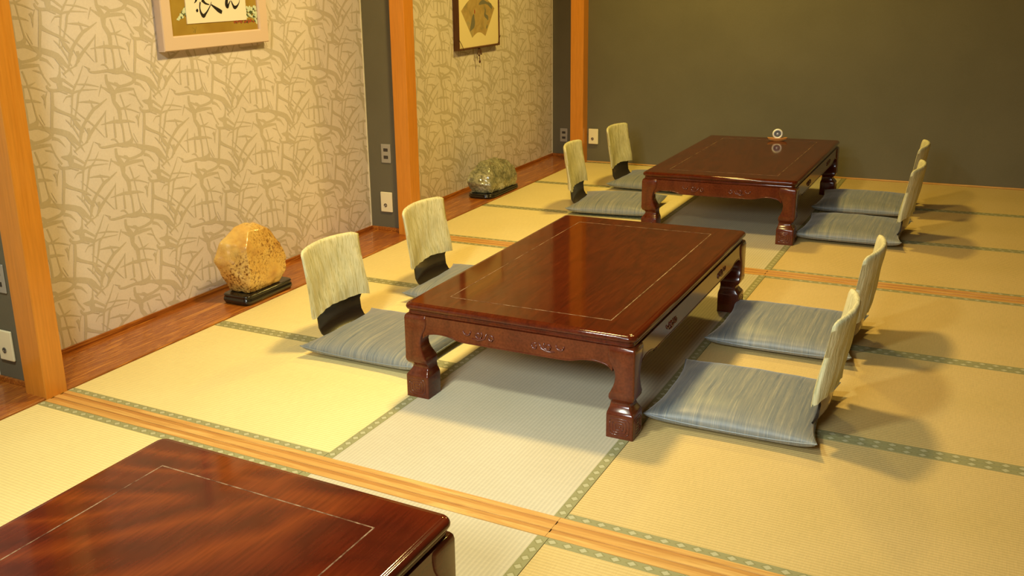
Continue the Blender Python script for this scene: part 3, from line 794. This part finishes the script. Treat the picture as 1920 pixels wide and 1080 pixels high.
# fan: outer arc on top, inner arc below
import cmath
cxf, czf = 4.240, .95
for k in range(13):
    t = k/12; y = 3.974+(4.503-3.974)*t; z = 1.333+.108*math.sin(math.pi*t)
    poly.append((y, z))
for k in range(9):
    t = k/8; y = 4.348+(4.137-4.348)*t; z = 1.137+.034*math.sin(math.pi*t)
    poly.append((y, z))
bm = bmesh.new(); prism(bm, poly, lambda u, v, d: (d, u, v), WX+.037, WX+.0390)
fan = obj('fan_painting', rel2(bm), M['fan'], mb)
for nm, mk, group_ in (('painted_bird', 'fangrey', [[(4.165, 1.302, .006), (4.155, 1.270, .016), (4.15, 1.235, .022), (4.12, 1.205, .012), (4.105, 1.185, .003)]]),
        ('painted_bird', 'fangrey', [[(4.36, 1.335, .002), (4.345, 1.30, .008), (4.35, 1.285, .009), (4.385, 1.27, .010), (4.39, 1.25, .004)]]),
        ('painted_branch', 'fangrey', [[(4.25, 1.37, .004), (4.31, 1.385, .012), (4.38, 1.375, .006), (4.44, 1.355, .012), (4.46, 1.33, .003)]]),
        ('painted_leaf', 'fangrey', [[(4.36, 1.19, .002), (4.375, 1.205, .006), (4.38, 1.22, .002)]]),
        ('painted_crest', 'redp', [[(4.178, 1.335, .004), (4.18, 1.32, .005), (4.176, 1.306, .003)]])):
    bm = bmesh.new()
    for q in group_: stroke(bm, [(u, v, w*1.4) for u, v, w in q], lambda u, v: (WX+(.0394 if mk == 'fangrey' else .0397), u, v), 0, 4)
    obj(nm, rel2(bm), M[mk], fan)
bm = bmesh.new()
tube(bm, [(WX+.047, 3.916, 1.135), (WX+.048, 3.955, 1.095), (WX+.047, 3.99, 1.053)], .0022, 6)
tube(bm, [(WX+.047, 4.584, 1.130), (WX+.048, 4.56, 1.095), (WX+.047, 4.53, 1.053)], .0022, 6)
obj('corner_cord', rel2(bm), M['cord'], p2)
bm = bmesh.new()
tube(bm, [(WX+.03, 4.25, 1.056), (WX+.034, 4.235, 1.03), (WX+.034, 4.225, 1.012), (WX+.036, 4.24, 1.000)], .005, 6)
tube(bm, [(WX+.03, 4.262, 1.056), (WX+.034, 4.275, 1.03), (WX+.034, 4.282, 1.004)], .0055, 6)
tube(bm, [(WX+.035, 4.256, 1.04), (WX+.036, 4.252, .99), (WX+.036, 4.254, .955)], [.004, .003, .003], 6)
tube(bm, [(WX+.035, 4.254, .966), (WX+.036, 4.254, .958), (WX+.036, 4.254, .945)], [.004, .009, .006], 8)
obj('tassel', rel2(bm), M['cord'], p2)

# ------------------------------------------------------------------ wall plates
def plate_grey(x, y, z, label):
    t = empty('power_outlet', (x, y, z), label, 'outlet', 'grey double power outlets')
    boxo('plate', (-.035, .035, -.007, 0, -.060, .060), M['plate_grey'], t, .003)
    for s in (-1, 1):
        so = boxo('socket', (-.016, .016, -.0085, -.0065, s*.023-.010, s*.023+.010), M['dark'], t, .001)
        bm = bmesh.new()
        for q in (-.006, .006): box(bm, q-.0012, q+.0012, -.0090, -.0084, s*.023-.005, s*.023+.005)
        obj('slot', bm, M['hubgrey'], so)
    return t
def plate_cream(x, y, z, label, rz=0):
    t = empty('antenna_outlet', (x, y, z), label, 'outlet', 'cream aerial outlets'); t.rotation_euler.z = rz
    boxo('plate', (-.0435, .0435, -.012, 0, -.065, .065), M['plate_cream'], t, .005)
    bm = bmesh.new(); lathe(bm, [(.013, -.0115), (.013, -.014), (.010, -.0142), (.010, -.0125), (.004, -.0125), (.004, -.018), (.001, -.018)], (-.006, 0, -.020), 'Y', 20)
    j = obj('jack', bm, M['jack'], t)
    bm = bmesh.new()
    for k in range(3):
        a0 = k*2.1+.4; tube(bm, [(-.006+.0085*math.cos(a0+q*.25), -.0145, -.020+.0085*math.sin(a0+q*.25)) for q in range(5)], .0022, 5)
    obj('jack_slot', bm, M['dark'], j)
    return t
plate_grey(-.240, Y1a+.06, .460, 'grey double power outlet cut by the left picture edge, above the cream plate')
plate_grey(-.206, Y2a+.06, .508, 'grey double power outlet left of the middle orange post')
plate_grey(-.232, YB, .196, 'small grey double power outlet left of the far orange post')
plate_cream(-.262, Y1a+.06, .173, 'cream aerial outlet at the left picture edge, low beside the nearest post')
plate_cream(-.216, Y2a+.06, .195, 'cream aerial outlet below the grey outlet beside the middle post')
plate_cream(.118, 5.512, .226, 'cream aerial outlet on the grey back wall right of the far post', math.radians(-1.6))

# ------------------------------------------------------------------ white-ringed disc on the far table
t = empty('round_disc_ornament', (1.765, 4.76, .375), 'small white-ringed grey disc on an orange-brown stand on the far table', 'ornament')
t.rotation_euler.z = math.radians(14)
bm = bmesh.new()
loops = []
for k in range(-8, 9):
    u = k/8; hw = .024*math.sqrt(max(.06, 1-u*u)); zb = .0+.016*abs(u)**2.2; zt = .020+.006*abs(u)**2
    if k in (-8, 8): zb = zt-.004
    loops.append([(u*.066, -hw, zt), (u*.066, hw, zt), (u*.066, hw*.6, zb), (u*.066, -hw*.6, zb)])
loft(bm, loops); bmesh.ops.recalc_face_normals(bm, faces=bm.faces)
obj('stand', bm, M['stand'], t, bevel=.002)
bm = bmesh.new(); lathe(bm, [(.024, .014), (.033, .012), (.035, .0), (.033, -.010), (.026, -.013), (.022, -.006), (.022, .010)], (0, 0, .050), 'Y', 40)
rg = obj('white_ring', bm, M['white'], t, smooth=True)
bm = bmesh.new(); lathe(bm, [(.0225, .008), (.0225, -.006), (.020, -.007)], (0, 0, .050), 'Y', 32)
fcx = obj('grey_face', bm, M['hubgrey'], rg)
bm = bmesh.new(); lathe(bm, [(.009, -.006), (.009, -.008), (.006, -.0095), (.001, -.010)], (0, 0, .050), 'Y', 24)
obj('hub', bm, M['hublight'], rg, smooth=True)
